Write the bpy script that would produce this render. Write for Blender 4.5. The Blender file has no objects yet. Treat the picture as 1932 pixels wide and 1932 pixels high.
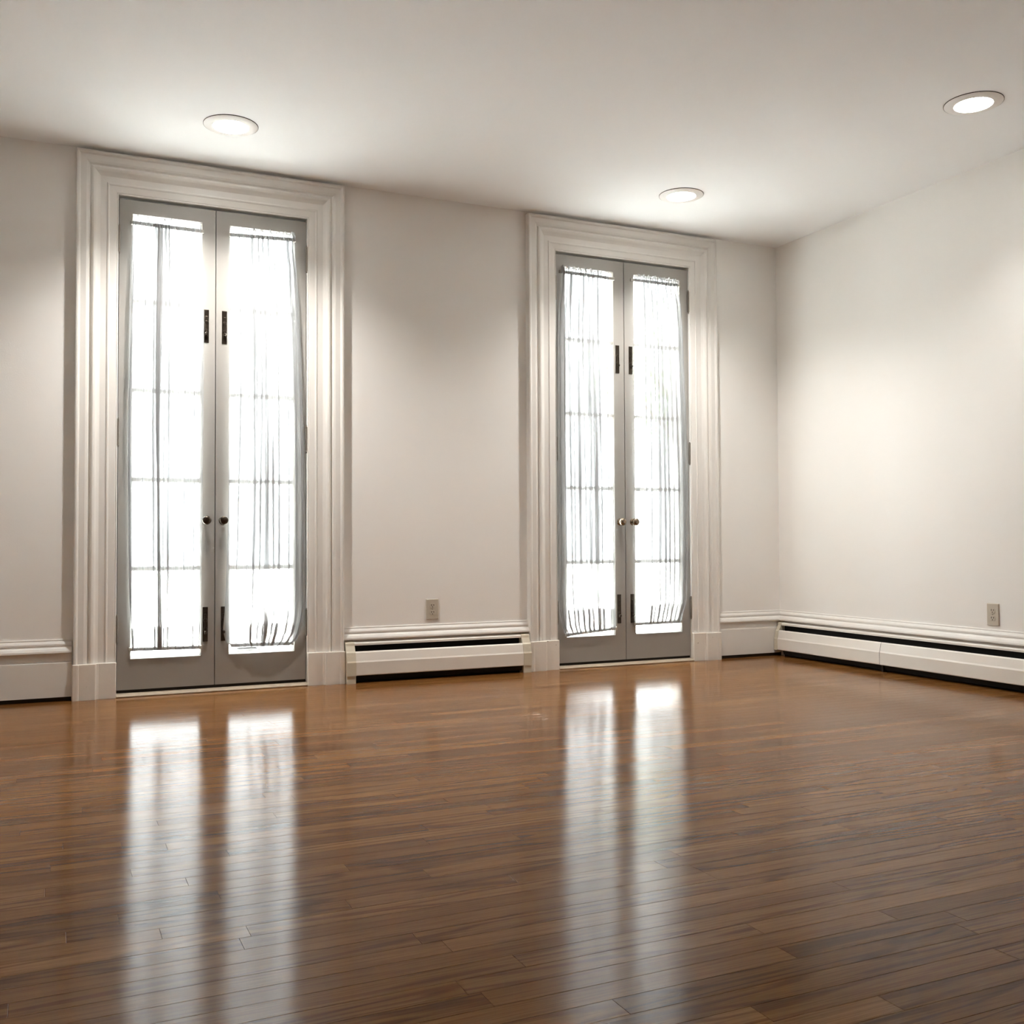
import bpy, bmesh, math, random
from mathutils import Vector, Matrix

random.seed(7)
scene = bpy.context.scene
COL = scene.collection

# ---------------------------------------------------------------- camera
CAM = Vector((-0.31103581, -5.42973323, 0.76935167))
YAW, PITCH, ROLL, FPX = 0.43070056, 0.02734556, -0.00441856, 1924.4575
fwd = Vector((math.sin(YAW) * math.cos(PITCH), math.cos(YAW) * math.cos(PITCH), math.sin(PITCH)))
rgt0 = Vector((math.cos(YAW), -math.sin(YAW), 0))
up0 = rgt0.cross(fwd)
rgt = math.cos(ROLL) * rgt0 + math.sin(ROLL) * up0
upv = -math.sin(ROLL) * rgt0 + math.cos(ROLL) * up0
cam_data = bpy.data.cameras.new('camera')
cam_data.sensor_width = 36.0
cam_data.lens = FPX / 1932.0 * 36.0
cam_data.clip_start = 0.02
cam = bpy.data.objects.new('camera', cam_data)
cam.matrix_world = Matrix(((rgt.x, upv.x, -fwd.x, CAM.x), (rgt.y, upv.y, -fwd.y, CAM.y),
                           (rgt.z, upv.z, -fwd.z, CAM.z), (0, 0, 0, 1)))
COL.objects.link(cam)
scene.camera = cam

# ---------------------------------------------------------------- sky, lamp powers, exposure
SKY_STRENGTH = 11.0          # zenith
SUN_STRENGTH = 50.0
SPOT_W = {'A': 50.0, 'B': 34.0, 'C': 13.0}
BULB_EMIT = {'A': 14.0, 'B': 12.0, 'C': 12.0}
LAMP_COLOR = (1.0, 0.965, 0.91)
world = bpy.data.worlds.new('sky')
scene.world = world
world.use_nodes = True
bg = world.node_tree.nodes['Background']
wn, wl = world.node_tree.nodes, world.node_tree.links
bg.inputs['Color'].default_value = (0.93, 0.97, 1.0, 1)
# overcast sky: luminance (1 + 2 sin elevation) / 3 of the zenith, the usual overcast distribution
tc = wn.new('ShaderNodeTexCoord'); sx = wn.new('ShaderNodeSeparateXYZ'); wl.new(tc.outputs['Generated'], sx.inputs[0])
mx0 = wn.new('ShaderNodeMath'); mx0.operation = 'MAXIMUM'; mx0.inputs[1].default_value = 0.0; wl.new(sx.outputs['Z'], mx0.inputs[0])
ma = wn.new('ShaderNodeMath'); ma.operation = 'MULTIPLY_ADD'; ma.inputs[1].default_value = 2.0 / 3.0 * SKY_STRENGTH; ma.inputs[2].default_value = SKY_STRENGTH / 3.0
wl.new(mx0.outputs[0], ma.inputs[0]); wl.new(ma.outputs[0], bg.inputs['Strength'])
sun_data = bpy.data.lights.new('sun', 'SUN')
sun_data.energy = SUN_STRENGTH; sun_data.angle = math.radians(2.0); sun_data.color = (1.0, 0.98, 0.95)
sun = bpy.data.objects.new('sun', sun_data)
sun.rotation_euler = Vector((-0.10, 0.10, -1.0)).to_track_quat('-Z', 'Y').to_euler()    # high noon sun, never into the room
COL.objects.link(sun)
scene.view_settings.view_transform = 'Standard'
scene.view_settings.look = 'None'
scene.view_settings.exposure = 1.66
scene.view_settings.gamma = 1.0
scene.view_settings.use_curve_mapping = False
scene.cycles.max_bounces = 14
scene.cycles.diffuse_bounces = 8
scene.cycles.transparent_max_bounces = 24
scene.cycles.caustics_reflective = False
scene.cycles.caustics_refractive = False
scene.cycles.sample_clamp_indirect = 6.0

# ---------------------------------------------------------------- room numbers (metres)
H = 2.72                      # ceiling height
XR = 4.139                    # right wall
XL = -1.7                     # left wall, out of the picture
YB = -6.5                     # wall behind the camera
DOORS = [(0.020, 0.4945, 0.970), (2.4755, 2.9535, 3.430)]     # opening left, meeting line, opening right
ZD = 2.505                    # top of the door openings
SW = 0.196                    # casing width
Z_LEAF0, Z_LEAF1 = 0.032, 2.490
GZ0, GZ1 = 0.190, 2.415       # glass


# ---------------------------------------------------------------- mesh helpers
class MB:
    def __init__(self):
        self.v = []; self.f = []; self.smooth = []

    def add(self, verts, faces, smooth=False):
        n = len(self.v)
        self.v += [tuple(p) for p in verts]
        for f in faces:
            self.f.append([i + n for i in f]); self.smooth.append(smooth)

    def box(self, x0, x1, y0, y1, z0, z1, b=0.0):
        if b <= 0:
            vs = [(x, y, z) for x in (x0, x1) for y in (y0, y1) for z in (z0, z1)]
            self.add(vs, [(0, 1, 3, 2), (4, 6, 7, 5), (0, 4, 5, 1), (2, 3, 7, 6), (0, 2, 6, 4), (1, 5, 7, 3)])
            return
        bm = bmesh.new()
        bmesh.ops.create_cube(bm, size=1)
        for v in bm.verts:
            v.co = Vector(((x0 + x1) / 2 + v.co.x * (x1 - x0), (y0 + y1) / 2 + v.co.y * (y1 - y0), (z0 + z1) / 2 + v.co.z * (z1 - z0)))
        bmesh.ops.bevel(bm, geom=bm.edges[:], offset=b, segments=2, profile=0.5, affect='EDGES')
        bm.verts.index_update()
        self.add([v.co[:] for v in bm.verts], [[v.index for v in f.verts] for f in bm.faces])
        bm.free()

    def sweep(self, rings, closed=True, caps=True, smooth=False):
        n = len(rings[0]); vs = [p for r in rings for p in r]; fs = []
        m = n if closed else n - 1
        for k in range(len(rings) - 1):
            for i in range(m):
                j = (i + 1) % n
                fs.append((k * n + i, k * n + j, (k + 1) * n + j, (k + 1) * n + i))
        self.add(vs, fs, smooth)
        if caps and closed:
            self.add(rings[0], [tuple(range(n))][::1])
            self.add(rings[-1], [tuple(reversed(range(n)))])

    def lathe(self, origin, axis, prof, seg=24, smooth=True):
        """prof: (radius, distance along axis)"""
        a = Vector(axis).normalized()
        t = Vector((0, 0, 1)) if abs(a.z) < 0.9 else Vector((1, 0, 0))
        e1 = a.cross(t).normalized(); e2 = a.cross(e1)
        o = Vector(origin); vs = []; fs = []
        for r, d in prof:
            for k in range(seg):
                th = 2 * math.pi * k / seg
                vs.append(tuple(o + a * d + (e1 * math.cos(th) + e2 * math.sin(th)) * r))
        for i in range(len(prof) - 1):
            for k in range(seg):
                j = (k + 1) % seg
                fs.append((i * seg + k, i * seg + j, (i + 1) * seg + j, (i + 1) * seg + k))
        self.add(vs, fs, smooth)
        if prof[0][0] > 1e-6: self.add(vs[:seg], [tuple(reversed(range(seg)))])
        if prof[-1][0] > 1e-6: self.add(vs[-seg:], [tuple(range(seg))])

    def tube(self, p0, p1, r, seg=12):
        p0 = Vector(p0); d = Vector(p1) - p0
        self.lathe(p0, d, [(r, 0), (r, d.length)], seg)

    def build(self, name, material, parent=None, recalc=True):
        me = bpy.data.meshes.new(name)
        me.from_pydata(self.v, [], self.f)
        me.update()
        if recalc:
            bm = bmesh.new(); bm.from_mesh(me)
            bmesh.ops.remove_doubles(bm, verts=bm.verts, dist=1e-6)
            bmesh.ops.recalc_face_normals(bm, faces=bm.faces)
            bm.to_mesh(me); bm.free()
            if any(self.smooth):
                for p in me.polygons: p.use_smooth = True
                me.set_sharp_from_angle(angle=math.radians(38))
        elif any(self.smooth):
            for p in me.polygons: p.use_smooth = True
        ob = bpy.data.objects.new(name, me)
        if material: me.materials.append(material)
        COL.objects.link(ob)
        if parent is not None: ob.parent = parent
        return ob


def box_obj(name, m, x0, x1, y0, y1, z0, z1, parent=None, b=0.0):
    k = MB(); k.box(x0, x1, y0, y1, z0, z1, b)
    return k.build(name, m, parent)


def tag(o, label=None, cat=None, group=None, kind=None):
    if label: o['label'] = label
    if cat: o['category'] = cat
    if group: o['group'] = group
    if kind: o['kind'] = kind
    return o


def empty(name, loc=(0, 0, 0)):
    o = bpy.data.objects.new(name, None)
    o.empty_display_size = 0.1
    COL.objects.link(o)
    return o      # kept at the world origin so that part meshes can use room coordinates


# ---------------------------------------------------------------- materials
def new_mat(name):
    m = bpy.data.materials.new(name); m.use_nodes = True
    nt = m.node_tree
    return m, nt, nt.nodes['Principled BSDF']


def paint(name, col, rough=0.6, var=0.03, scale=6.0, bump=0.15, bscale=220.0, spec=0.35, stain=None):
    m, nt, p = new_mat(name)
    N, L = nt.nodes, nt.links
    geo = N.new('ShaderNodeNewGeometry')
    n1 = N.new('ShaderNodeTexNoise'); n1.inputs['Scale'].default_value = scale; n1.inputs['Detail'].default_value = 4
    L.new(geo.outputs['Position'], n1.inputs['Vector'])
    mix = N.new('ShaderNodeMix'); mix.data_type = 'RGBA'
    mix.inputs['A'].default_value = tuple(c * (1 - var) for c in col) + (1,)
    mix.inputs['B'].default_value = tuple(min(1, c * (1 + var)) for c in col) + (1,)
    L.new(n1.outputs['Fac'], mix.inputs['Factor'])
    out = mix.outputs['Result']
    if stain:
        n3 = N.new('ShaderNodeTexNoise'); n3.inputs['Scale'].default_value = stain[0]; n3.inputs['Detail'].default_value = 6
        L.new(geo.outputs['Position'], n3.inputs['Vector'])
        r = N.new('ShaderNodeValToRGB'); r.color_ramp.elements[0].position = stain[1]; r.color_ramp.elements[1].position = stain[1] + 0.06
        L.new(n3.outputs['Fac'], r.inputs['Fac'])
        m2 = N.new('ShaderNodeMix'); m2.data_type = 'RGBA'
        L.new(r.outputs['Color'], m2.inputs['Factor']); L.new(out, m2.inputs['A']); m2.inputs['B'].default_value = stain[2] + (1,)
        out = m2.outputs['Result']
    L.new(out, p.inputs['Base Color'])
    p.inputs['Roughness'].default_value = rough
    p.inputs['Specular IOR Level'].default_value = spec
    if bump:
        n2 = N.new('ShaderNodeTexNoise'); n2.inputs['Scale'].default_value = bscale; n2.inputs['Detail'].default_value = 2
        L.new(geo.outputs['Position'], n2.inputs['Vector'])
        b = N.new('ShaderNodeBump'); b.inputs['Strength'].default_value = bump; b.inputs['Distance'].default_value = 0.001
        L.new(n2.outputs['Fac'], b.inputs['Height']); L.new(b.outputs['Normal'], p.inputs['Normal'])
    return m


def metal(name, col, rough=0.35, metallic=0.9):
    m, nt, p = new_mat(name)
    N, L = nt.nodes, nt.links
    n1 = N.new('ShaderNodeTexNoise'); n1.inputs['Scale'].default_value = 90
    geo = N.new('ShaderNodeNewGeometry'); L.new(geo.outputs['Position'], n1.inputs['Vector'])
    mix = N.new('ShaderNodeMix'); mix.data_type = 'RGBA'
    mix.inputs['A'].default_value = tuple(c * 0.7 for c in col) + (1,); mix.inputs['B'].default_value = tuple(col) + (1,)
    L.new(n1.outputs['Fac'], mix.inputs['Factor']); L.new(mix.outputs['Result'], p.inputs['Base Color'])
    p.inputs['Metallic'].default_value = metallic; p.inputs['Roughness'].default_value = rough
    return m


M_WALL = paint('wall_paint', (0.85, 0.838, 0.812), 0.7, 0.012, 3.0, 0.25, 160.0, 0.2)
M_CEIL = paint('ceiling_paint', (0.905, 0.918, 0.925), 0.85, 0.012, 3.0, 0.2, 160.0, 0.1)
M_TRIM = paint('trim_paint', (0.75, 0.73, 0.695), 0.42, 0.03, 8.0, 0.12, 60.0, 0.4)
M_PLINTH = paint('plinth_paint', (0.76, 0.72, 0.66), 0.5, 0.04, 10.0, 0.3, 70.0, 0.35, (38.0, 0.70, (0.30, 0.25, 0.19)))
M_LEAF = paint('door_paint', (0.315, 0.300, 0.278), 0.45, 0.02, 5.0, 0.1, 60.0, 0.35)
M_HEAT = paint('heater_enamel', (0.78, 0.745, 0.69), 0.35, 0.02, 12.0, 0.05, 80.0, 0.45)
M_CAP = paint('heater_cap_enamel', (0.62, 0.57, 0.46), 0.4, 0.02, 12.0, 0.05, 80.0, 0.4)
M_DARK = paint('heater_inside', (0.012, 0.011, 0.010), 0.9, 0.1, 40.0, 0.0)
M_FIN = metal('heater_fin_metal', (0.10, 0.09, 0.08), 0.5)
M_IVORY = paint('outlet_plastic', (0.52, 0.47, 0.39), 0.4, 0.02, 30.0, 0.0)
M_SLOT = paint('outlet_slot_dark', (0.03, 0.024, 0.018), 0.8, 0.05, 30.0, 0.0)
M_BRONZE = metal('dark_bronze', (0.075, 0.06, 0.047), 0.28)
M_BRASS = metal('aged_brass', (0.30, 0.24, 0.18), 0.25)
M_HINGE = metal('hinge_metal', (0.22, 0.19, 0.155), 0.45, 0.6)
M_ROD = paint('rod_metal', (0.42, 0.40, 0.36), 0.4, 0.03, 50.0, 0.0)
M_SILL = paint('threshold_wood', (0.46, 0.38, 0.29), 0.42, 0.15, 30.0, 0.2, 60.0)
M_GAP = paint('dark_gap_strip', (0.03, 0.025, 0.02), 0.9, 0.1, 40.0, 0.0)  # near-black for door gaps, painted shade under baseboards and on downlight edges
M_CAN = paint('downlight_trim', (0.82, 0.80, 0.77), 0.4, 0.01, 20.0, 0.0)
M_SUB = paint('subfloor', (0.05, 0.032, 0.02), 0.9, 0.1, 10.0, 0.0)
M_TERR = paint('terrace_concrete', (0.78, 0.77, 0.75), 0.8, 0.06, 2.0, 0.2, 40.0)
M_TRAY = paint('black_plastic', (0.012, 0.012, 0.012), 0.5, 0.1, 20.0, 0.0)
M_BARK = paint('bark', (0.10, 0.075, 0.055), 0.9, 0.2, 12.0, 0.6, 30.0)
M_LEAFY = paint('leaf_green', (0.13, 0.19, 0.07), 0.6, 0.25, 3.0, 0.0)


def glass_mat():
    m, nt, p = new_mat('window_glass')
    N, L = nt.nodes, nt.links
    N.remove(p)
    t = N.new('ShaderNodeBsdfTransparent'); t.inputs['Color'].default_value = (0.95, 0.97, 0.96, 1)
    g = N.new('ShaderNodeBsdfGlossy'); g.inputs['Roughness'].default_value = 0.02
    mx = N.new('ShaderNodeMixShader'); mx.inputs['Fac'].default_value = 0.06
    L.new(t.outputs[0], mx.inputs[1]); L.new(g.outputs[0], mx.inputs[2])
    L.new(mx.outputs[0], nt.nodes['Material Output'].inputs['Surface'])
    return m


def sheer_mat(name, clear, tint=(0.075, 0.077, 0.080)):
    """thin voile: part of the light goes straight through the weave, part is scattered"""
    m, nt, p = new_mat(name)
    N, L = nt.nodes, nt.links
    N.remove(p)
    geo = N.new('ShaderNodeNewGeometry')
    mp = N.new('ShaderNodeMapping'); mp.inputs['Scale'].default_value = (120.0, 30.0, 1.3)
    L.new(geo.outputs['Position'], mp.inputs['Vector'])
    n = N.new('ShaderNodeTexNoise'); n.inputs['Scale'].default_value = 1.0; n.inputs['Detail'].default_value = 4; n.inputs['Roughness'].default_value = 0.65
    L.new(mp.outputs[0], n.inputs['Vector'])
    mr = N.new('ShaderNodeMapRange'); mr.inputs['From Min'].default_value = 0.36; mr.inputs['From Max'].default_value = 0.60; mr.inputs['To Min'].default_value = clear * 0.36; mr.inputs['To Max'].default_value = clear * 1.15
    L.new(n.outputs['Fac'], mr.inputs['Value'])
    t = N.new('ShaderNodeBsdfTransparent')
    d = N.new('ShaderNodeBsdfDiffuse'); d.inputs['Color'].default_value = (0.62, 0.63, 0.64, 1)
    tl = N.new('ShaderNodeBsdfTranslucent'); tl.inputs['Color'].default_value = tint + (1,)
    m1 = N.new('ShaderNodeMixShader'); m1.inputs['Fac'].default_value = 0.5
    L.new(d.outputs[0], m1.inputs[1]); L.new(tl.outputs[0], m1.inputs[2])
    m2 = N.new('ShaderNodeMixShader')
    L.new(mr.outputs[0], m2.inputs['Fac'])
    L.new(m1.outputs[0], m2.inputs[1]); L.new(t.outputs[0], m2.inputs[2])
    L.new(m2.outputs[0], nt.nodes['Material Output'].inputs['Surface'])
    return m


def bulb_mat(name, strength):
    m, nt, p = new_mat(name)
    p.inputs['Base Color'].default_value = (0.9, 0.9, 0.9, 1)
    p.inputs['Emission Color'].default_value = LAMP_COLOR + (1,)
    p.inputs['Emission Strength'].default_value = strength
    return m


def oak_mat():
    m, nt, p = new_mat('oak_strip')
    N, L = nt.nodes, nt.links
    geo = N.new('ShaderNodeNewGeometry')
    at = N.new('ShaderNodeAttribute'); at.attribute_name = 'rnd'
    at2 = N.new('ShaderNodeAttribute'); at2.attribute_name = 'rnd2'
    # every strip is cut from another place in the log
    comb = N.new('ShaderNodeCombineXYZ')
    s1 = N.new('ShaderNodeMath'); s1.operation = 'MULTIPLY'; s1.inputs[1].default_value = 37.0; L.new(at.outputs['Fac'], s1.inputs[0])
    s2 = N.new('ShaderNodeMath'); s2.operation = 'MULTIPLY'; s2.inputs[1].default_value = 53.0; L.new(at2.outputs['Fac'], s2.inputs[0])
    L.new(s1.outputs[0], comb.inputs['X']); L.new(s2.outputs[0], comb.inputs['Y']); L.new(s1.outputs[0], comb.inputs['Z'])
    add = N.new('ShaderNodeVectorMath'); add.operation = 'ADD'
    L.new(geo.outputs['Position'], add.inputs[0]); L.new(comb.outputs[0], add.inputs[1])

    def noise(sx, sy, detail=4, rough=0.55, dist=0.0):
        mp = N.new('ShaderNodeMapping'); mp.inputs['Scale'].default_value = (sx, sy, 1)
        L.new(add.outputs[0], mp.inputs['Vector'])
        n = N.new('ShaderNodeTexNoise'); n.inputs['Scale'].default_value = 1.0
        n.inputs['Detail'].default_value = detail; n.inputs['Roughness'].default_value = rough; n.inputs['Distortion'].default_value = dist
        L.new(mp.outputs[0], n.inputs['Vector'])
        return n
    # tone of the strip
    ramp = N.new('ShaderNodeValToRGB')
    e = ramp.color_ramp.elements
    e[0].position = 0.0; e[0].color = (0.155, 0.066, 0.0175, 1)
    e[1].position = 1.0; e[1].color = (0.255, 0.122, 0.038, 1)
    k = e.new(0.35); k.color = (0.185, 0.080, 0.0225, 1)
    k = e.new(0.7); k.color = (0.218, 0.100, 0.030, 1)
    L.new(at.outputs['Fac'], ramp.inputs['Fac'])
    col = ramp.outputs['Color']

    def darken(src, fac_socket, lo, hi, colr, amount):
        nonlocal col
        r = N.new('ShaderNodeValToRGB')
        r.color_ramp.elements[0].position = lo; r.color_ramp.elements[0].color = (1, 1, 1, 1)
        r.color_ramp.elements[1].position = hi; r.color_ramp.elements[1].color = (0, 0, 0, 1)
        L.new(fac_socket, r.inputs['Fac'])
        a = N.new('ShaderNodeMath'); a.operation = 'MULTIPLY'; a.inputs[1].default_value = amount
        L.new(r.outputs['Color'], a.inputs[0])
        mx = N.new('ShaderNodeMix'); mx.data_type = 'RGBA'; mx.blend_type = 'MULTIPLY'
        L.new(a.outputs[0], mx.inputs['Factor']); L.new(col, mx.inputs['A']); mx.inputs['B'].default_value = colr + (1,)
        col = mx.outputs['Result']
    broad = noise(1.3, 22.0, 3, 0.6, 0.4); darken(None, broad.outputs['Fac'], 0.36, 0.60, (0.74, 0.66, 0.60), 0.6)
    fine = noise(6.0, 260.0, 3, 0.6); darken(None, fine.outputs['Fac'], 0.36, 0.56, (0.62, 0.54, 0.47), 0.65)
    # cathedral figure: contour bands of a stretched field, on some strips only
    field = noise(0.9, 11.0, 2, 0.45, 0.25)
    mul = N.new('ShaderNodeMath'); mul.operation = 'MULTIPLY'; mul.inputs[1].default_value = 46.0; L.new(field.outputs['Fac'], mul.inputs[0])
    sn = N.new('ShaderNodeMath'); sn.operation = 'SINE'; L.new(mul.outputs[0], sn.inputs[0])
    mr = N.new('ShaderNodeMapRange'); mr.inputs['From Min'].default_value = -1; mr.inputs['From Max'].default_value = 1
    L.new(sn.outputs[0], mr.inputs['Value'])
    gate = N.new('ShaderNodeMath'); gate.operation = 'GREATER_THAN'; gate.inputs[1].default_value = 0.35; L.new(at2.outputs['Fac'], gate.inputs[0])
    inv = N.new('ShaderNodeMath'); inv.operation = 'SUBTRACT'; inv.inputs[0].default_value = 1.0; L.new(gate.outputs[0], inv.inputs[1])
    mxf = N.new('ShaderNodeMath'); mxf.operation = 'MAXIMUM'; L.new(mr.outputs[0], mxf.inputs[0]); L.new(inv.outputs[0], mxf.inputs[1])
    darken(None, mxf.outputs[0], 0.02, 0.34, (0.52, 0.42, 0.35), 0.7)
    L.new(col, p.inputs['Base Color'])
    # varnish
    wear = noise(3.0, 9.0, 4, 0.6)
    rr = N.new('ShaderNodeMapRange'); rr.inputs['To Min'].default_value = 0.10; rr.inputs['To Max'].default_value = 0.17
    L.new(wear.outputs['Fac'], rr.inputs['Value']); L.new(rr.outputs[0], p.inputs['Roughness'])
    p.inputs['Specular IOR Level'].default_value = 0.08
    b = N.new('ShaderNodeBump'); b.inputs['Strength'].default_value = 0.22; b.inputs['Distance'].default_value = 0.0006
    L.new(fine.outputs['Fac'], b.inputs['Height'])
    b2 = N.new('ShaderNodeBump'); b2.inputs['Strength'].default_value = 0.25; b2.inputs['Distance'].default_value = 0.004
    und = noise(2.2, 6.0, 2, 0.5)
    L.new(und.outputs['Fac'], b2.inputs['Height']); L.new(b.outputs['Normal'], b2.inputs['Normal'])
    L.new(b2.outputs['Normal'], p.inputs['Normal'])
    return m


M_GLASS = glass_mat()
M_SHEER = sheer_mat('sheer_voile', 0.37)
M_HEM = sheer_mat('sheer_voile_doubled', 0.50)
M_HEAD = sheer_mat('sheer_voile_gathered', 0.17)
M_OAK = oak_mat()

# ---------------------------------------------------------------- room shell
T = 0.22     # wall thickness


def wall_with_openings():
    k = MB()
    xs = [XL - T, DOORS[0][0] - 0.012, DOORS[0][2] + 0.012, DOORS[1][0] - 0.012, DOORS[1][2] + 0.012, XR + T]
    k.box(xs[0], xs[1], 0, T, -0.05, H)
    k.box(xs[2], xs[3], 0, T, -0.05, H)
    k.box(xs[4], xs[5], 0, T, -0.05, H)
    for a, b in ((xs[1], xs[2]), (xs[3], xs[4])):
        k.box(a, b, 0, T, ZD + 0.02, H)
    return k.build('wall_back', M_WALL, recalc=False)


tag(wall_with_openings(), 'cream painted wall with two tall glazed double doors', 'wall', kind='structure')
tag(box_obj('wall_right', M_WALL, XR, XR + T, YB, 0, -0.05, H), 'cream painted wall above the long baseboard heater', 'wall', kind='structure')
tag(box_obj('wall_left', M_WALL, XL - T, XL, YB, 0, -0.05, H), 'plain cream wall opposite the long baseboard heater', 'wall', kind='structure')
tag(box_obj('wall_front', M_WALL, XL - T, XR + T, YB - T, YB, -0.05, H), 'plain cream wall facing the glazed doors', 'wall', kind='structure')
tag(box_obj('ceiling', M_CEIL, XL - T, XR + T, YB - T, T, H, H + 0.12), 'flat off-white ceiling with round recessed downlights', 'ceiling', kind='structure')

# ---- floor: oak strips laid along x
floor = box_obj('floor', M_SUB, XL - T, XR + T, YB - T, T, -0.06, -0.019)
tag(floor, 'glossy brown oak strip floor', 'floor', kind='structure')
PW = 0.0595


def plank_mesh(mb, x0, x1, y0, y1, tilt, dz):
    g = 0.00015; c = 0.0005
    yc = (y0 + y1) / 2
    def zt(y): return dz + (y - yc) * tilt
    a0, a1, b0, b1 = x0 + g, x1 - g, y0 + g, y1 - g
    vs = [(a0, b0, -0.019), (a1, b0, -0.019), (a1, b1, -0.019), (a0, b1, -0.019),
          (a0, b0, zt(b0) - c * 0.6), (a1, b0, zt(b0) - c * 0.6), (a1, b1, zt(b1) - c * 0.6), (a0, b1, zt(b1) - c * 0.6),
          (a0 + c, b0 + c, zt(b0 + c)), (a1 - c, b0 + c, zt(b0 + c)), (a1 - c, b1 - c, zt(b1 - c)), (a0 + c, b1 - c, zt(b1 - c))]
    fs = [(8, 9, 10, 11), (4, 5, 9, 8), (5, 6, 10, 9), (6, 7, 11, 10), (7, 4, 8, 11),
          (0, 1, 5, 4), (1, 2, 6, 5), (2, 3, 7, 6), (3, 0, 4, 7)]
    mb.add(vs, fs)


def project(p):
    q = Vector(p) - CAM
    z = q.dot(fwd)
    if z < 0.05: return None
    return 966 + FPX * q.dot(rgt) / z, 966 - FPX * q.dot(upv) / z


planks = []
rp = random.Random(21)
y = 0.0
while y > YB + 0.001:
    y0 = max(y - PW, YB)
    x = XL - rp.uniform(0, 0.9)
    while x < XR:
        ln = rp.choice((0.45, 0.6, 0.75, 0.9, 1.05, 1.3, 1.6)) + rp.uniform(-0.08, 0.08)
        a, b = max(x, XL), min(x + ln, XR)
        if b - a > 0.02:
            if XR - b < 0.12: b = XR
            planks.append((a, b, y0, y, rp.uniform(-0.0007, 0.0007), rp.uniform(-0.0001, 0.0), rp.random(), rp.random()))
        x = b if b > a else x + ln
        if b >= XR: break
    y = y0


def visible_area(pl):
    a, b, y0, y1 = pl[:4]
    n = 8; tot = 0
    for i in range(n):
        q = project((a + (b - a) * (i + 0.5) / n, (y0 + y1) / 2, 0))
        if q and 0 <= q[0] < 1932 and 0 <= q[1] < 1932:
            d = (Vector((a + (b - a) * (i + 0.5) / n, (y0 + y1) / 2, 0)) - CAM).dot(fwd)
            tot += (b - a) / n * (y1 - y0) / d ** 3
    return tot


ranked = sorted(range(len(planks)), key=lambda i: -visible_area(planks[i]))
front = set(i for i in ranked[:298] if visible_area(planks[i]) > 0)
rest = MB(); rest_r = []; rest_r2 = []


def set_rnd(me, r, r2):
    for nm, vals in (('rnd', r), ('rnd2', r2)):
        at = me.attributes.new(nm, 'FLOAT', 'FACE')
        at.data.foreach_set('value', vals)


for i, pl in enumerate(planks):
    if i in front:
        k = MB(); plank_mesh(k, *pl[:6])
        ob = k.build('plank', M_OAK, floor, recalc=False)
        n = len(k.f); set_rnd(ob.data, [pl[6]] * n, [pl[7]] * n)
    else:
        n0 = len(rest.f); plank_mesh(rest, *pl[:6]); n = len(rest.f) - n0
        rest_r += [pl[6]] * n; rest_r2 += [pl[7]] * n
ro = rest.build('far_planks', M_OAK, floor, recalc=False)
ro['kind'] = 'stuff'
set_rnd(ro.data, rest_r, rest_r2)

# ---------------------------------------------------------------- door casings (trim)
CASING = [(0.000, 0.0), (0.000, 0.010), (0.002, 0.014), (0.006, 0.014), (0.008, 0.0115), (0.010, 0.0145), (0.042, 0.0165),
          (0.043, 0.0200), (0.048, 0.0215), (0.053, 0.0200), (0.055, 0.0165), (0.084, 0.0180), (0.088, 0.0200), (0.096, 0.0250),
          (0.106, 0.0330), (0.114, 0.0360), (0.119, 0.0360), (0.125, 0.0320), (0.129, 0.0240), (0.133, 0.0240), (0.140, 0.0325),
          (0.150, 0.0365), (0.176, 0.0375), (0.179, 0.0400), (0.183, 0.0445), (0.189, 0.0460), (0.194, 0.0445), (SW, 0.0410), (SW, 0.0)]
PLINTH_Z = 0.174


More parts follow.
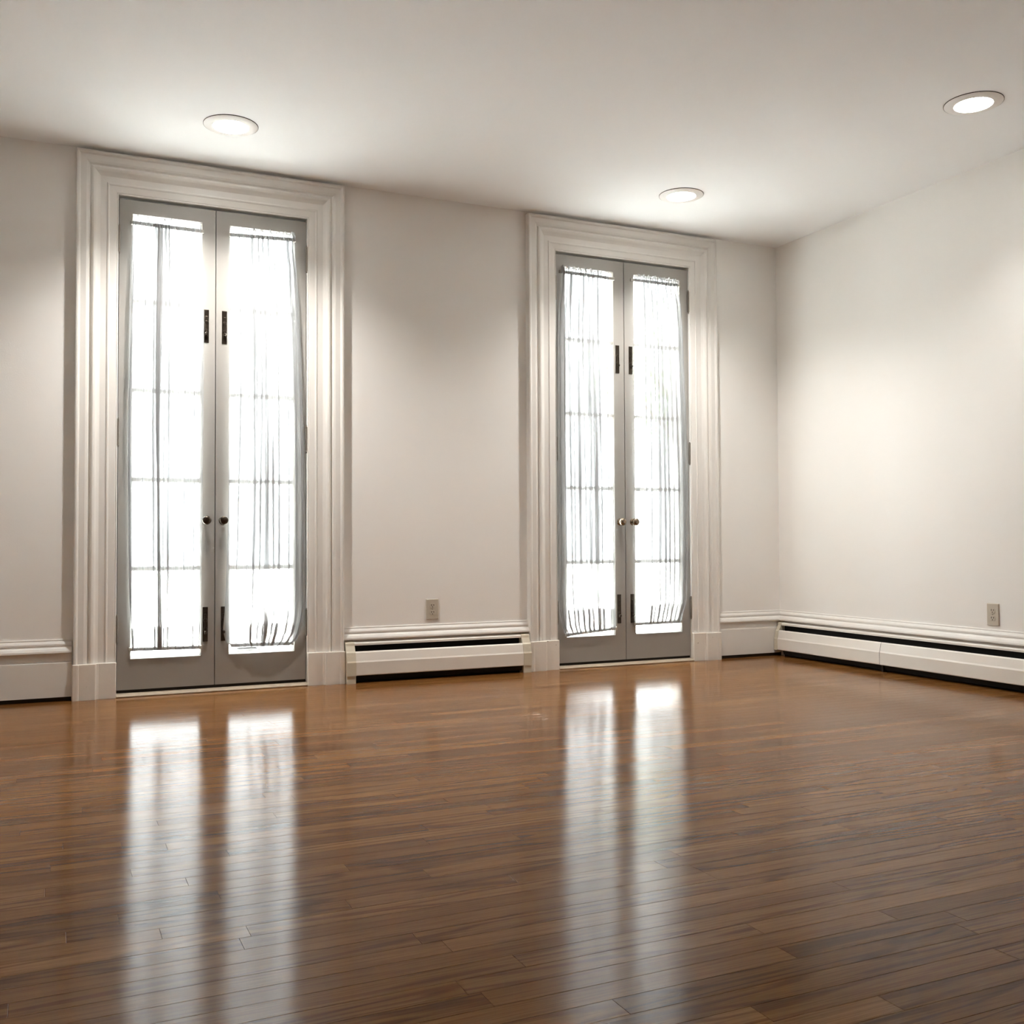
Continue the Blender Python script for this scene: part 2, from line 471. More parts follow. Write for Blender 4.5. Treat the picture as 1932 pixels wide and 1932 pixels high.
def casing(name, label, a, b):
    root = empty(name)
    tag(root, label, 'door trim', kind='structure')
    zc = lambda s: ZD + s
    for sgn, e in ((-1, a), (1, b)):
        k = MB()
        k.sweep([[(e + sgn * s, -p, PLINTH_Z) for s, p in CASING], [(e + sgn * s, -p, zc(s)) for s, p in CASING]])
        k.build('side_casing', M_TRIM, root)
        # plinth block: two steps with softened edges
        prof = [(0.0, 0.0), (0.0, 0.030), (0.003, 0.033), (0.082, 0.034), (0.084, 0.0365), (0.090, 0.0375), (0.095, 0.0480), (0.099, 0.0495), (0.170, 0.0495),
                (0.174, 0.0515), (0.182, 0.0525), (SW + 0.001, 0.0515), (SW + 0.005, 0.048), (SW + 0.005, 0.0)]
        k = MB()
        k.sweep([[(e + sgn * s, -p, 0.0) for s, p in prof], [(e + sgn * s, -p, PLINTH_Z - 0.0025) for s, p in prof],
                 [(e + sgn * (0.0985 + (s - 0.0985) * 0.99), -p * 0.95, PLINTH_Z - 0.0005) for s, p in prof]])
        k.build('plinth_block', M_PLINTH, root)
        # jamb lining behind the door leaf
        k = MB()
        x0, x1 = (e - 0.012, e - 0.001) if sgn < 0 else (e + 0.001, e + 0.012)
        k.box(x0, x1, 0.0, T + 0.01, 0.0, ZD + 0.018)
        k.build('jamb', M_TRIM, root)
        # stop against which the leaf closes
        k = MB()
        x0, x1 = (e, e + 0.014) if sgn < 0 else (e - 0.014, e)
        k.box(x0 - 0.001, x1, 0.046, 0.075, 0.015, ZD)
        k.build('door_stop', M_GAP, root)
    k = MB()
    k.sweep([[(a - s, -p, zc(s)) for s, p in CASING], [(b + s, -p, zc(s)) for s, p in CASING]])
    k.build('head_casing', M_TRIM, root)
    box_obj('head_jamb', M_TRIM, a - 0.001, b + 0.001, 0.0, T + 0.01, ZD + 0.001, ZD + 0.019, root)
    box_obj('door_stop', M_GAP, a, b, 0.046, 0.075, ZD - 0.03, ZD, root)
    # threshold: wooden sill with a rounded nose, dark strip under the leaves
    k = MB()
    pr = [(-0.034, 0.0), (-0.036, 0.004), (-0.033, 0.009), (-0.02, 0.013), (0.0, 0.016), (T + 0.03, 0.018), (T + 0.03, 0.0)]
    k.sweep([[(a + 0.0005, y, z) for y, z in pr], [(b - 0.0005, y, z) for y, z in pr]])
    k.build('threshold', M_SILL, root)
    box_obj('dark_gap_strip', M_GAP, a + 0.002, b - 0.002, 0.010, 0.040, 0.0165, 0.0305, root)
    return root


casing('trim_1', 'deep moulded white casing around the double doors with dark knobs', DOORS[0][0], DOORS[0][2])
casing('trim_2', 'deep moulded white casing around the double doors beside the room corner', DOORS[1][0], DOORS[1][2])


# ---------------------------------------------------------------- door leaves
MUNTINS = (1.983, 1.533, 1.082, 0.633)


def slide_bolt(root, x0, x1, z0, z1, m):
    k = MB(); k.box(x0, x1, -0.004, 0.0005, z0, z1, 0.001)
    pl = k.build('slide_bolt', m, root)
    xc = (x0 + x1) / 2; h = z1 - z0
    k = MB()
    k.box(xc - 0.005, xc + 0.005, -0.009, -0.003, z0 + h * 0.20, z0 + h * 0.80, 0.0015)
    k.build('bolt_bar', m, pl)
    for f in (0.62, 0.36):
        k = MB()
        k.lathe((xc, -0.003, z0 + h * f), (0, -1, 0), [(0.0095, 0), (0.0100, 0.003), (0.0085, 0.0065), (0.004, 0.0075), (0.0, 0.0075)], 16)
        k.build('guide', m, pl)
    k = MB()
    k.lathe((xc, -0.008, z0 + h * 0.27), (0, -1, 0), [(0.004, 0), (0.004, 0.005), (0.0072, 0.009), (0.0078, 0.013), (0.005, 0.017), (0.0, 0.018)], 16)
    k.build('thumb_knob', m, pl)


def door_leaf(name, label, x0, x1, gx0, gx1, hinge_side, knob_x, bolt_x, knob_mat, bolt_mat):
    root = empty(name)
    tag(root, label, 'door', kind='structure')
    ch = 0.006
    # frame: stiles and rails with a chamfered sticking towards the glass
    k = MB()
    outer = [(x0, Z_LEAF0), (x1, Z_LEAF0), (x1, Z_LEAF1), (x0, Z_LEAF1)]
    inner = [(gx0 - ch, GZ0 - ch), (gx1 + ch, GZ0 - ch), (gx1 + ch, GZ1 + ch), (gx0 - ch, GZ1 + ch)]
    inn2 = [(gx0, GZ0), (gx1, GZ0), (gx1, GZ1), (gx0, GZ1)]
    rings = [[(x, 0.001, z) for x, z in inner], [(x, 0.0, z) for x, z in inner], [(x, 0.0, z) for x, z in outer], [(x, 0.042, z) for x, z in outer],
             [(x, 0.042, z) for x, z in inner], [(x, 0.034, z) for x, z in inn2], [(x, 0.010, z) for x, z in inn2], [(x, 0.001, z) for x, z in inner]]
    k.sweep(rings, closed=True, caps=False)
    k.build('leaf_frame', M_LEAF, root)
    zs = [GZ1] + list(MUNTINS) + [GZ0]
    for z in MUNTINS:
        k = MB()
        pr = [(0.006, -0.006), (0.006, 0.006), (0.014, 0.012), (0.030, 0.012), (0.038, 0.006), (0.038, -0.006), (0.030, -0.012), (0.014, -0.012)]
        k.sweep([[(gx0 - 0.001, y, z + d) for y, d in pr], [(gx1 + 0.001, y, z + d) for y, d in pr]])
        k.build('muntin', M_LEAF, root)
    for i in range(5):
        zt = zs[i] - (0.010 if i else 0); zb = zs[i + 1] + (0.010 if i < 4 else 0)
        box_obj('pane', M_GLASS, gx0 - 0.001, gx1 + 0.001, 0.0205, 0.0235, zb, zt, root)
    if hinge_side < 0:
        box_obj('meeting_strip', M_GAP, x1 - 0.010, x1 + 0.014, 0.0425, 0.052, Z_LEAF0, Z_LEAF1, root)
    # knob
    k = MB()
    k.lathe((knob_x, 0.0, 0.877), (0, -1, 0), [(0.008, 0.003), (0.0075, 0.018), (0.011, 0.022), (0.019, 0.026), (0.0228, 0.033), (0.0225, 0.040), (0.0185, 0.046), (0.010, 0.049), (0.0, 0.0495)], 28)
    kn = k.build('door_knob', knob_mat, root)
    k = MB()
    k.lathe((knob_x, 0.0005, 0.877), (0, -1, 0), [(0.021, 0), (0.021, 0.002), (0.018, 0.004), (0.008, 0.005)], 28)
    k.build('rosette', knob_mat, kn)
    slide_bolt(root, bolt_x - 0.0130, bolt_x + 0.0130, 1.796, 1.968, bolt_mat)
    slide_bolt(root, bolt_x - 0.0130, bolt_x + 0.0130, 0.255, 0.432, bolt_mat)
    hx = x0 - 0.002 if hinge_side < 0 else x1 + 0.002
    for hz in (2.286, 1.314, 0.335):
        k = MB()
        k.lathe((hx, -0.007, hz - 0.066), (0, 0, 1), [(0.0, -0.009), (0.005, -0.006), (0.004, -0.001), (0.0068, 0.0), (0.0068, 0.132), (0.004, 0.133), (0.005, 0.138), (0.0, 0.141)], 14)
        for q in (0.044, 0.088):
            k.lathe((hx, -0.007, hz - 0.066 + q - 0.0006), (0, 0, 1), [(0.0072, 0), (0.0072, 0.0012)], 14)
        k.box(hx - 0.004, hx + 0.004, -0.007, 0.002, hz - 0.064, hz + 0.064)
        k.build('hinge', M_HINGE, root)
    return root


A, Cm, B = DOORS[0]
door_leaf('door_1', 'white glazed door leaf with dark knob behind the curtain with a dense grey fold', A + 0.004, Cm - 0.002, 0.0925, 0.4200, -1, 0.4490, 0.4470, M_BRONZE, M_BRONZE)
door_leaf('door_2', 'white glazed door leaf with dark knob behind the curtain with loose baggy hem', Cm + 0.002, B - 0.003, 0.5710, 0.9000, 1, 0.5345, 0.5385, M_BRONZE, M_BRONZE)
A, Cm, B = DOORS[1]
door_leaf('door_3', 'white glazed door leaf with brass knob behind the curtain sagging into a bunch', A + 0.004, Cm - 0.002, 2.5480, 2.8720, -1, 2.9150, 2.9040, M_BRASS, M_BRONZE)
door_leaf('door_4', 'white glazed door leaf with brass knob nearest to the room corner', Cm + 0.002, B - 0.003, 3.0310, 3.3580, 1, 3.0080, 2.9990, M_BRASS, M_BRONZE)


# ---------------------------------------------------------------- baseboards
BASE = [(0.0, 0.298), (0.005, 0.298), (0.0065, 0.295), (0.0065, 0.288), (0.010, 0.286), (0.016, 0.276), (0.0165, 0.268), (0.0140, 0.2635), (0.0165, 0.2585),
        (0.0240, 0.253), (0.0305, 0.242), (0.0315, 0.234), (0.0295, 0.2305), (0.0120, 0.2295), (0.0120, 0.1915), (0.0195, 0.1885), (0.0220, 0.184), (0.0220, 0.020), (0.004, 0.020), (0.004, 0.0), (0.0, 0.0)]
CAPB = BASE[:13] + [(0.0120, 0.2295), (0.0, 0.2295)]


def section(parent, prof, along, a, b, name='baseboard_section', mitre=0):
    k = MB()
    if along == 'x':
        k.sweep([[(a, -p, z) for p, z in prof], [(b - p * mitre, -p, z) for p, z in prof]])
    else:
        k.sweep([[(XR - p, a - p * mitre, z) for p, z in prof], [(XR - p, b, z) for p, z in prof]])
    return k.build(name, M_TRIM, parent)


bb = empty('baseboard_back')
tag(bb, 'tall moulded white baseboard along the wall with the doors', 'baseboard', kind='structure')
section(bb, BASE, 'x', XL, DOORS[0][0] - SW - 0.0055)
section(bb, CAPB, 'x', DOORS[0][2] + SW - 0.0005, DOORS[1][0] - SW + 0.0005)
section(bb, BASE, 'x', DOORS[1][2] + SW + 0.0055, XR, mitre=1)
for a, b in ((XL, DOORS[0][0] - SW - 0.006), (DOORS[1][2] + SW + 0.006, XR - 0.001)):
    box_obj('floor_gap_shade', M_GAP, a, b, -0.0085, -0.0042, 0.0, 0.0195, bb)  # dark strip painting the shadow in the gap under the board
br = empty('baseboard_right')
tag(br, 'moulded white baseboard running above the long heater', 'baseboard', kind='structure')
section(br, CAPB, 'y', 0.0, YB, mitre=1)
bl = empty('baseboard_left')
tag(bl, 'moulded white baseboard on the plain wall opposite the long heater', 'baseboard', kind='structure')
k = MB(); k.sweep([[(XL + p, YB, z) for p, z in BASE], [(XL + p, -0.032, z) for p, z in BASE]]); k.build('baseboard_section', M_TRIM, bl)
bf = empty('baseboard_front')
tag(bf, 'moulded white baseboard on the wall facing the doors', 'baseboard', kind='structure')
k = MB(); k.sweep([[(XL + 0.032, YB + p, z) for p, z in BASE], [(XR - 0.08, YB + p, z) for p, z in BASE]]); k.build('baseboard_section', M_TRIM, bf)

# ---------------------------------------------------------------- baseboard heaters
BACKP = [(0.0, 0.018), (0.0, 0.2205), (0.004, 0.2215), (0.030, 0.2165), (0.034, 0.2105), (0.034, 0.2000), (0.0325, 0.2000), (0.0325, 0.2085), (0.028, 0.213), (0.004, 0.2175), (0.0025, 0.018)]
FRONTP = [(0.046, 0.164), (0.0475, 0.1685), (0.0515, 0.1700), (0.0570, 0.1630), (0.0660, 0.1200), (0.0695, 0.1120), (0.0695, 0.0450), (0.0675, 0.0410), (0.058, 0.0400),
          (0.058, 0.0415), (0.0665, 0.0425), (0.0680, 0.0455), (0.0680, 0.1115), (0.0645, 0.1195), (0.0556, 0.1622), (0.0510, 0.1680), (0.0487, 0.1672), (0.0476, 0.164)]
CAPP = [(0.0, 0.0), (0.0, 0.2225), (0.005, 0.2240), (0.034, 0.2185), (0.038, 0.2125), (0.0400, 0.2000), (0.0530, 0.1720), (0.0595, 0.1640), (0.0685, 0.1210), (0.0725, 0.1120), (0.0725, 0.0400), (0.0725, 0.0)]


def heater(name, label, group, mp, s0, s1, joints, caps):
    """mp(s, d, z) -> room point; s runs along the wall, d out of the wall"""
    root = empty(name)
    tag(root, label, 'heater', group)

    def ext(prof, a, b, nm, m, par=root, grow=0.0):
        k = MB()
        k.sweep([[mp(a, d, z) for d, z in prof], [mp(b, d, z) for d, z in prof]])
        return k.build(nm, m, par)
    ext(BACKP, s0, s1, 'back_panel', M_HEAT)
    # dark inner lining, fin tube
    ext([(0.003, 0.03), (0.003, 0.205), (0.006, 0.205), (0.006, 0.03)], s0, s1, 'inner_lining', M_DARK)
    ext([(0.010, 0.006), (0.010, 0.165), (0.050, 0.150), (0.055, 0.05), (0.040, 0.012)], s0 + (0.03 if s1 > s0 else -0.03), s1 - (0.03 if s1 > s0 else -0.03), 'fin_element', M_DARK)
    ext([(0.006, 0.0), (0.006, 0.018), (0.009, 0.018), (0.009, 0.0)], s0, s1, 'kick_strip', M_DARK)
    cuts = [s0] + joints + [s1]
    sg = 1 if s1 > s0 else -1
    for a, b in zip(cuts[:-1], cuts[1:]):
        ext(FRONTP, a + sg * 0.0018, b - sg * 0.0018, 'front_cover', M_HEAT)
    for j in joints:
        ext([(d - 0.0022, z) for d, z in FRONTP], j - sg * 0.012, j + sg * 0.012, 'joint_strip', M_DARK)
        ext([(0.030, 0.0), (0.030, 0.04), (0.058, 0.04), (0.058, 0.0)], j + sg * 0.002, j + sg * 0.016, 'bracket', M_DARK)
    for (a, b, foot) in caps:
        cp = [p for p in CAPP[1:-1]]
        low = 0.040
        prof = [(0.0, low)] + cp
        c = ext(prof, a, b, 'end_cap', M_CAP)
        # moulded ribs on the upper face
        for f in (0.35, 0.5, 0.65):
            d0 = 0.0595 + (0.0685 - 0.0595) * f; z0 = 0.164 - (0.164 - 0.121) * f
            ext([(d0, z0 - 0.001), (d0 + 0.0006, z0), (d0 - 0.0004, z0 + 0.001), (d0 - 0.004, z0)], a + (b - a) * 0.08, b - (b - a) * 0.08, 'rib', M_CAP, c)
        if foot:
            ext([(0.0, 0.0), (0.0, low - 0.0005), (0.0690, low - 0.0005), (0.0690, 0.0)], a + (b - a) * 0.02, b - (b - a) * 0.02, 'foot', M_CAP, c)
    return root


hx0, hx1 = DOORS[0][2] + SW + 0.0085, DOORS[1][0] - SW - 0.007
heater('baseboard_heater', 'short white baseboard heater with ribbed end caps between the two doorways', 'baseboard heaters',
       lambda s, d, z: (s, -d - 0.0005, z), hx0, hx1, [], [(hx0 - 0.001, hx0 + 0.050, True), (hx1 - 0.050, hx1 + 0.001, True)])
heater('baseboard_heater', 'long white baseboard heater starting in the room corner, joined from two covers', 'baseboard heaters',
       lambda s, d, z: (XR - d - 0.0005, s, z), -0.055, -4.2, [-0.955], [(-0.026, -0.056, False), (-4.2, -4.25, True)])


# ---------------------------------------------------------------- wall outlets
def outlet(label, mp):
    """mp(u, d, v): u across, d out of the wall, v up, all about the plate centre"""
    root = empty('wall_outlet')
    tag(root, label, 'outlet', 'duplex wall outlets')
    w, h = 0.0365, 0.0565

    def ring(sw, sh, d): return [mp(-sw, d, -sh), mp(sw, d, -sh), mp(sw, d, sh), mp(-sw, d, sh)]
    k = MB(); k.sweep([ring(w, h, 0.0003), ring(w, h, 0.004), ring(w - 0.0025, h - 0.0025, 0.0065)])
    k.build('cover_plate', M_IVORY, root)
    for cz in (0.0195, -0.0195):
        k = MB(); pts = []
        for i in range(20):
            th = 2 * math.pi * i / 20
            pts.append((0.0172 * math.cos(th), max(-0.0135, min(0.0135, 0.0172 * math.sin(th)))))
        k.sweep([[mp(x, 0.0060, cz + z) for x, z in pts], [mp(x, 0.0078, cz + z) for x, z in pts], [mp(x * 0.96, 0.0083, cz + z * 0.96) for x, z in pts]])
        rc = k.build('receptacle', M_IVORY, root)
        for sx, hh in ((-0.0065, 0.0048), (0.0065, 0.0040)):
            k = MB(); k.sweep([[mp(sx + dx, d, cz + 0.0035 + dz) for dx, dz in ((-0.0018, -hh), (0.0018, -hh), (0.0018, hh), (-0.0018, hh))] for d in (0.0080, 0.00845)])
            k.build('slot', M_SLOT, rc)
        k = MB(); k.sweep([[mp(0.0028 * math.cos(t * math.pi / 5), d, cz - 0.0075 + 0.0028 * math.sin(t * math.pi / 5)) for t in range(10)] for d in (0.0080, 0.00845)])
        k.build('ground_hole', M_SLOT, rc)
    k = MB(); k.sweep([[mp(0.0026 * math.cos(t * math.pi / 5), d, 0.0026 * math.sin(t * math.pi / 5)) for t in range(10)] for d in (0.0062, 0.0074)])
    k.build('screw', M_HINGE, root)


outlet('beige duplex outlet on the wall over the short heater between the doorways', lambda u, d, v: (1.685 + u, -d, 0.3815 + v))
outlet('beige duplex outlet on the wall over the long heater', lambda u, d, v: (XR - d, -1.679 - u, 0.3745 + v))


# ---------------------------------------------------------------- recessed downlights
def downlight(key, label, x, y):
    root = empty('recessed_downlight')
    tag(root, label, 'downlight', 'recessed ceiling downlights')
    k = MB()
    k.lathe((x, y, H), (0, 0, -1), [(0.124, -0.001), (0.124, 0.0030), (0.121, 0.0050), (0.085, 0.0095), (0.082, 0.0095), (0.081, 0.0070), (0.081, -0.001)], 56)
    k.build('trim_ring', M_CAN, root)
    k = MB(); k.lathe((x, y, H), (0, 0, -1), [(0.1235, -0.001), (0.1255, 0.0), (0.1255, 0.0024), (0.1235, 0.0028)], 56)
    k.build('edge_shade', M_GAP, root)  # dark band: the ring's unlit outer side, put in as colour
    k = MB()
    k.lathe((x, y, H), (0, 0, -1), [(0.0805, -0.001), (0.0805, 0.007), (0.079, 0.0090), (0.070, 0.0115), (0.050, 0.0140), (0.025, 0.0152), (0.0, 0.0155)], 48)
    k.build('bulb', bulb_mat('lit_bulb_' + key, BULB_EMIT[key]), root)
    ld = bpy.data.lights.new('lamp_beam', 'SPOT')
    ld.energy = SPOT_W[key]; ld.color = LAMP_COLOR
    ld.spot_size = math.radians(130); ld.spot_blend = 0.85; ld.shadow_soft_size = 0.040
    lo = bpy.data.objects.new('lamp_beam', ld)
    lo.location = (x, y, H - 0.060)
    COL.objects.link(lo); lo.parent = root


downlight('A', 'round recessed downlight over the doors with dark knobs', 0.4745, -0.580)
downlight('B', 'round recessed downlight over the doors beside the room corner', 2.963, -0.622)
downlight('C', 'round recessed downlight near the wall with the long heater', 3.468, -2.185)


# ---------------------------------------------------------------- sheer curtains and their rods
def interp(tab, z):
    tab = sorted(tab)
    if z <= tab[0][0]: return tab[0][1]
    for (z0, x0), (z1, x1) in zip(tab[:-1], tab[1:]):
        if z <= z1:
            t = (z - z0) / (z1 - z0); t = t * t * (3 - 2 * t) * 0.5 + t * 0.5
            return x0 + (x1 - x0) * t
    return tab[-1][1]


ROD = [(-0.0050, -0.0065), (-0.0055, 0.0), (-0.0050, 0.0065), (-0.003, 0.0085), (0.003, 0.0085), (0.005, 0.0065), (0.005, -0.0065), (0.003, -0.0085), (-0.003, -0.0085)]   # flat sash rod


def rod(x0, x1, z0, z1, label, y=-0.0065):
    root = empty('curtain_rod')
    tag(root, label, 'curtain rod', 'thin sash curtain rods')
    k = MB(); k.sweep([[(x0, y + dy, z0 + dz) for dy, dz in ROD], [(x1, y + dy, z1 + dz) for dy, dz in ROD]]); k.build('rod', M_ROD, root)
    for x, z in ((x0, z0), (x1, z1)):
        k = MB(); k.box(x - 0.004, x + 0.004, y - 0.0058, -0.0002, z - 0.009, z + 0.009, 0.0015)
        k.build('bracket', M_ROD, root)


def curtain(label, left, right, ztop_l, ztop_r, zhem, zbot_l, zbot_r, folds, seed, bulge=0.0, sag=None):
    """folds: (place across the width, pleat width, layers), all as fractions of the curtain's width; a pleat is cloth folded over itself"""
    root = empty('sheer_curtain')
    tag(root, label, 'curtain', 'sheer curtains on the door glass')
    r = random.Random(seed)
    NU = 260
    lst = [(c, wd, n, r.uniform(0.6, 1.5), r.uniform(0, 6.28), r.uniform(0, 6.28)) for c, wd, n in sorted(folds)]
    ph = [r.uniform(0, 6.28) for _ in range(8)]
    cache = {}

    def path(z):
        """across-the-width positions of NU + 1 points of cloth, with the layer each lies in"""
        key = round(z, 3)
        if key in cache: return cache[key]
        stops = [(0.0, 0)]
        for c, wd, n, fr, p0, p1 in lst:
            cc = c + 0.010 * math.sin(1.9 * fr * z + p0)
            w2 = wd * (0.95 + 0.35 * math.sin(2.3 * fr * z + p1)) / 2
            for q in range(n):
                if q % 2 == 0: stops.append((cc + w2 * (1 - 0.1 * q), q))
                else: stops.append((cc - w2 * (1 - 0.1 * q), q))
        stops.append((1.0, 0))
        seg = [abs(b[0] - a[0]) + 1e-6 for a, b in zip(stops[:-1], stops[1:])]
        tot = sum(seg); out = []; k = 0; acc = 0.0
        for i in range(NU + 1):
            d = tot * i / NU
            while k < len(seg) - 1 and d > acc + seg[k]: acc += seg[k]; k += 1
            u = min(1.0, max(0.0, (d - acc) / seg[k]))
            (x0, l0), (x1, l1) = stops[k], stops[k + 1]
            out.append((x0 + (x1 - x0) * u, l0 + (l1 - l0) * u))
        cache[key] = out
        return out

    def shape(i, z, zt, zb, zrow):
        t = i / NU
        w, lay = path(zrow)[i]
        f = max(0.0, min(1.0, (z - zb) / (zt - zb)))
        xl, xr = interp(left, z), interp(right, z)
        w = max(0.0, min(1.0, w))
        x = xl + (xr - xl) * w
        body = math.sin(math.pi * f) ** 0.6
        depth = 0.0165 + 0.012 * body
        low = math.exp(-((z - zhem + 0.02) / 0.10) ** 2)
        depth += bulge * low * math.sin(math.pi * w)
        yy = -0.0022 * lay + 0.0022 * math.sin(31 * w + ph[0] + 0.8 * z) + 0.0014 * math.sin(67 * w + ph[1] - 0.6 * z)
        return (x, min(-depth + yy * (0.3 + 0.7 * body + 0.4 * low), -0.0125), z)

    def grid(nm, mat_, z_of, nz, zt, zb, off=0.0):
        vs = []; fs = []
        for j in range(nz + 1):
            for i in range(NU + 1):
                t = i / NU
                z = z_of(t, j / nz)
                x, yv, zz = shape(i, z, zt, zb, (zbm + (ztm - zbm) * j / nz) if nm == 'panel' else zbm + (zhem - zbm) * j / nz)
                vs.append((x, yv + off, zz))
        for j in range(nz):
            for i in range(NU):
                a = j * (NU + 1) + i
                fs.append((a, a + 1, a + NU + 2, a + NU + 1))
        k = MB(); k.add(vs, fs, True)
        return k.build(nm, mat_, root, recalc=False)
    zt = lambda t: ztop_l + (ztop_r - ztop_l) * t
    if sag: zb = lambda t: zbot_l + (zbot_r - zbot_l) * (1 - (1 - t) ** sag)
    else: zb = lambda t: zbot_l + (zbot_r - zbot_l) * t
    ztm, zbm = (ztop_l + ztop_r) / 2, (zbot_l + zbot_r) / 2
    grid('panel', M_SHEER, lambda t, v: (zb(t) - 0.007) * (1 - v) + (zt(t) + 0.008) * v, 70, ztm, zbm)
    grid('hem', M_HEM, lambda t, v: (zb(t) - 0.008) * (1 - v) + (zhem + 0.004 * math.sin(9 * t + ph[4])) * v, 10, ztm, zbm, 0.004)
    # frilled heading standing above the rod
    vs = []; fs = []
    NF = 260; NZ = 5
    for j in range(NZ + 1):
        v = j / NZ
        for i in range(NF + 1):
            t = i / NF
            z = zt(t) - 0.012 + v * (0.042 + 0.006 * math.sin(53 * t + ph[5]) + 0.005 * math.sin(131 * t + ph[6]))
            xl, xr = interp(left, zt(t)), interp(right, zt(t))
            dense = sum(math.exp(-((t - c) / (wd * 1.3)) ** 2) for c, wd, n in folds)
            x = xl + (xr - xl) * (t + 0.006 * math.sin(120 * t + ph[7]) * (1 + 0.5 * v))
            yv = -0.023 - (0.003 + 0.004 * v) * math.sin(170 * t + 3 * v + ph[2]) * min(1.2, 0.4 + dense)
            vs.append((x, yv, z))
    for j in range(NZ):
        for i in range(NF):
            a = j * (NF + 1) + i
            fs.append((a, a + 1, a + NF + 2, a + NF + 1))
    k = MB(); k.add(vs, fs, True)
    k.build('heading', M_HEAD, root, recalc=False)


# doors with dark knobs, leaf one: straight, with one dense fold
curtain('straight sheer white curtain with one dense grey fold running down it',
        [(2.408, 0.088), (2.341, 0.084), (2.153, 0.077), (1.886, 0.071), (1.354, 0.065), (0.827, 0.072), (0.564, 0.077), (0.233, 0.09)],
        [(2.396, 0.42), (2.355, 0.417), (2.191, 0.426), (2.054, 0.433), (1.643, 0.432), (1.098, 0.428), (0.556, 0.424), (0.228, 0.417)],
        2.374, 2.371, 0.340, 0.232, 0.228,
        [(0.03, 0.03, 3), (0.20, 0.012, 3), (0.345, 0.05, 3), (0.40, 0.075, 5), (0.47, 0.03, 3), (0.525, 0.03, 3), (0.65, 0.012, 3), (0.76, 0.010, 3), (0.88, 0.012, 3)], 11)
rod(0.082, 0.428, 2.374, 2.371, 'thin rod through the heading of the curtain with one dense grey fold')
rod(0.084, 0.426, 0.232, 0.228, 'thin rod through the hem of the curtain with one dense grey fold')
curtain('sheer white curtain with a loose baggy hem hanging over a lower bolt',
        [(2.401, 0.566), (2.345, 0.564), (1.652, 0.568), (1.376, 0.564), (1.101, 0.559), (0.827, 0.555), (0.554, 0.548), (0.418, 0.542), (0.309, 0.534), (0.254, 0.546), (0.22, 0.584)],
        [(2.386, 0.904), (2.343, 0.9), (2.187, 0.913), (1.96, 0.927), (1.677, 0.939), (1.393, 0.948), (1.11, 0.954), (0.827, 0.957), (0.545, 0.962), (0.432, 0.963), (0.362, 0.955), (0.292, 0.938), (0.243, 0.913), (0.217, 0.879)],
        2.371, 2.383, 0.338, 0.226, 0.224,
        [(0.13, 0.02, 3), (0.24, 0.012, 3), (0.33, 0.05, 3), (0.42, 0.03, 3), (0.50, 0.06, 3), (0.58, 0.03, 3), (0.66, 0.04, 3), (0.78, 0.02, 3), (0.88, 0.05, 3), (0.96, 0.03, 3)], 12, bulge=0.035)
rod(0.563, 0.906, 2.371, 2.383, 'thin rod through the heading of the curtain with loose baggy hem')
rod(0.578, 0.896, 0.230, 0.226, 'thin rod through the hem of the curtain with loose baggy hem')
# doors beside the room corner
curtain('sheer white curtain sagging into a dark gathered bunch at one lower corner',
        [(2.409, 2.514), (2.354, 2.506), (2.096, 2.483), (1.936, 2.479), (1.459, 2.479), (0.827, 2.480), (0.449, 2.482), (0.355, 2.486), (0.26, 2.502), (0.195, 2.535)],
        [(2.372, 2.836), (2.127, 2.84), (1.476, 2.847), (0.827, 2.857), (0.504, 2.864), (0.245, 2.871), (0.22, 2.867)],
        2.384, 2.378, 0.350, 0.197, 0.226,
        [(0.05, 0.05, 3), (0.13, 0.03, 3), (0.22, 0.05, 3), (0.30, 0.03, 3), (0.39, 0.05, 3), (0.48, 0.04, 3), (0.57, 0.06, 3), (0.68, 0.09, 3), (0.77, 0.04, 3), (0.92, 0.02, 3)], 13, bulge=0.018, sag=2.4)
rod(2.506, 2.880, 2.384, 2.378, 'thin rod through the heading of the sagging curtain')
rod(2.530, 2.880, 0.199, 0.226, 'slanting thin rod through the hem of the sagging curtain')
curtain('sheer white curtain hanging straight with level hem, nearest to the room corner',
        [(2.423, 3.024), (2.323, 3.020), (2.01, 3.020), (1.483, 3.018), (0.827, 3.016), (0.246, 3.016)],
        [(2.408, 3.347), (2.364, 3.343), (2.241, 3.366), (2.039, 3.376), (1.836, 3.381), (1.499, 3.394), (1.163, 3.402), (0.827, 3.402), (0.559, 3.4), (0.392, 3.39), (0.293, 3.361), (0.24, 3.344)],
        2.386, 2.384, 0.364, 0.246, 0.250,
        [(0.20, 0.03, 3), (0.30, 0.045, 3), (0.38, 0.03, 3), (0.46, 0.05, 3), (0.55, 0.055, 3), (0.63, 0.04, 3), (0.72, 0.05, 3), (0.82, 0.03, 3), (0.92, 0.05, 3)], 14, bulge=0.008)
rod(3.004, 3.360, 2.386, 2.384, 'thin rod through the heading of the level-hemmed curtain')
rod(3.012, 3.356, 0.246, 0.250, 'thin rod through the hem of the level-hemmed curtain')

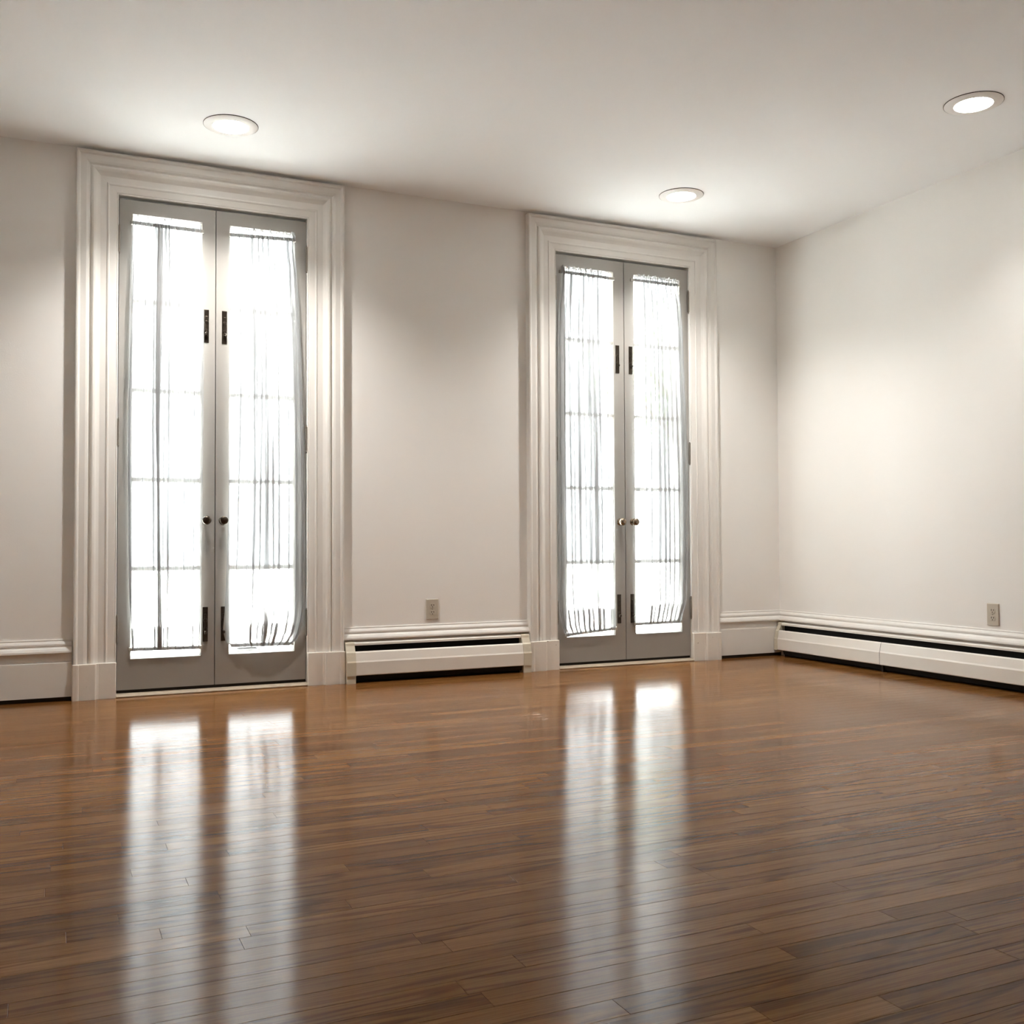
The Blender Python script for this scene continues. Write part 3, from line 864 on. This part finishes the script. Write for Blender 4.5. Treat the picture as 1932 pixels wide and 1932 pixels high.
# ---------------------------------------------------------------- outside the doors
tag(box_obj('terrace', M_TERR, -20, 22, T + 0.031, 30, -0.16, -0.10), 'pale concrete terrace outside the glazed doors', 'terrace', kind='structure')
tray = empty('planter_tray')
tag(tray, 'low black tray on the terrace outside the door with the baggy curtain', 'tray')
k = MB()
for (x0, x1, y0, y1) in ((0.80, 0.945, 1.14, 1.15), (0.80, 0.945, 1.25, 1.26), (0.80, 0.81, 1.15, 1.25), (0.935, 0.945, 1.15, 1.25)):
    k.box(x0, x1, y0, y1, -0.10, 0.088)
k.build('tray_wall', M_TRAY, tray)
box_obj('tray_base', M_TRAY, 0.805, 0.94, 1.145, 1.255, -0.10, -0.085, tray)


def tree(x, y, label, seed):
    root = empty('leafy_tree')
    tag(root, label, 'tree')
    r = random.Random(seed)
    base = Vector((x, y, -0.10))
    k = MB()
    pts = [base, base + Vector((0.05, 0.02, 0.8)), base + Vector((-0.02, 0.05, 1.7)), base + Vector((0.06, 0.0, 2.7))]
    rad = [0.13, 0.10, 0.085, 0.06]
    rings = []
    for p, q in zip(pts, rad):
        rings.append([tuple(p + Vector((q * math.cos(i * math.pi / 5), q * math.sin(i * math.pi / 5), 0))) for i in range(10)])
    k.sweep(rings, smooth=True)
    k.build('trunk', M_BARK, root)
    tips = []
    for i in range(9):
        a = i * 2.4; st = pts[2] + (pts[3] - pts[2]) * (0.15 + 0.8 * i / 9)
        en = st + Vector((math.cos(a) * r.uniform(0.7, 1.4), math.sin(a) * r.uniform(0.7, 1.4), r.uniform(0.5, 1.5)))
        k = MB(); k.lathe(st, en - st, [(0.035, 0), (0.012, (en - st).length)], 8)
        k.build('branch', M_BARK, root); tips += [en, st + (en - st) * 0.6]
    vs = []; fs = []
    for i in range(2600):
        c = r.choice(tips) + Vector((r.gauss(0, 0.42), r.gauss(0, 0.42), r.gauss(0.1, 0.36)))
        d = Vector((r.gauss(0, 1), r.gauss(0, 1), r.gauss(0, 1))).normalized()
        e = d.cross(Vector((r.gauss(0, 1), r.gauss(0, 1), r.gauss(0, 1)))).normalized()
        n = d.cross(e); L = r.uniform(0.05, 0.085); W = L * 0.38; o = len(vs)
        vs += [tuple(c), tuple(c + d * L * 0.5 + e * W + n * 0.006), tuple(c + d * L), tuple(c + d * L * 0.5 - e * W + n * 0.006)]
        fs.append((o, o + 1, o + 2, o + 3))
    k = MB(); k.add(vs, fs)
    lf = k.build('foliage', M_LEAFY, root, recalc=False)
    lf['kind'] = 'stuff'


tree(8.35, 6.8, 'leafy tree on the terrace beyond the doors beside the room corner', 5)
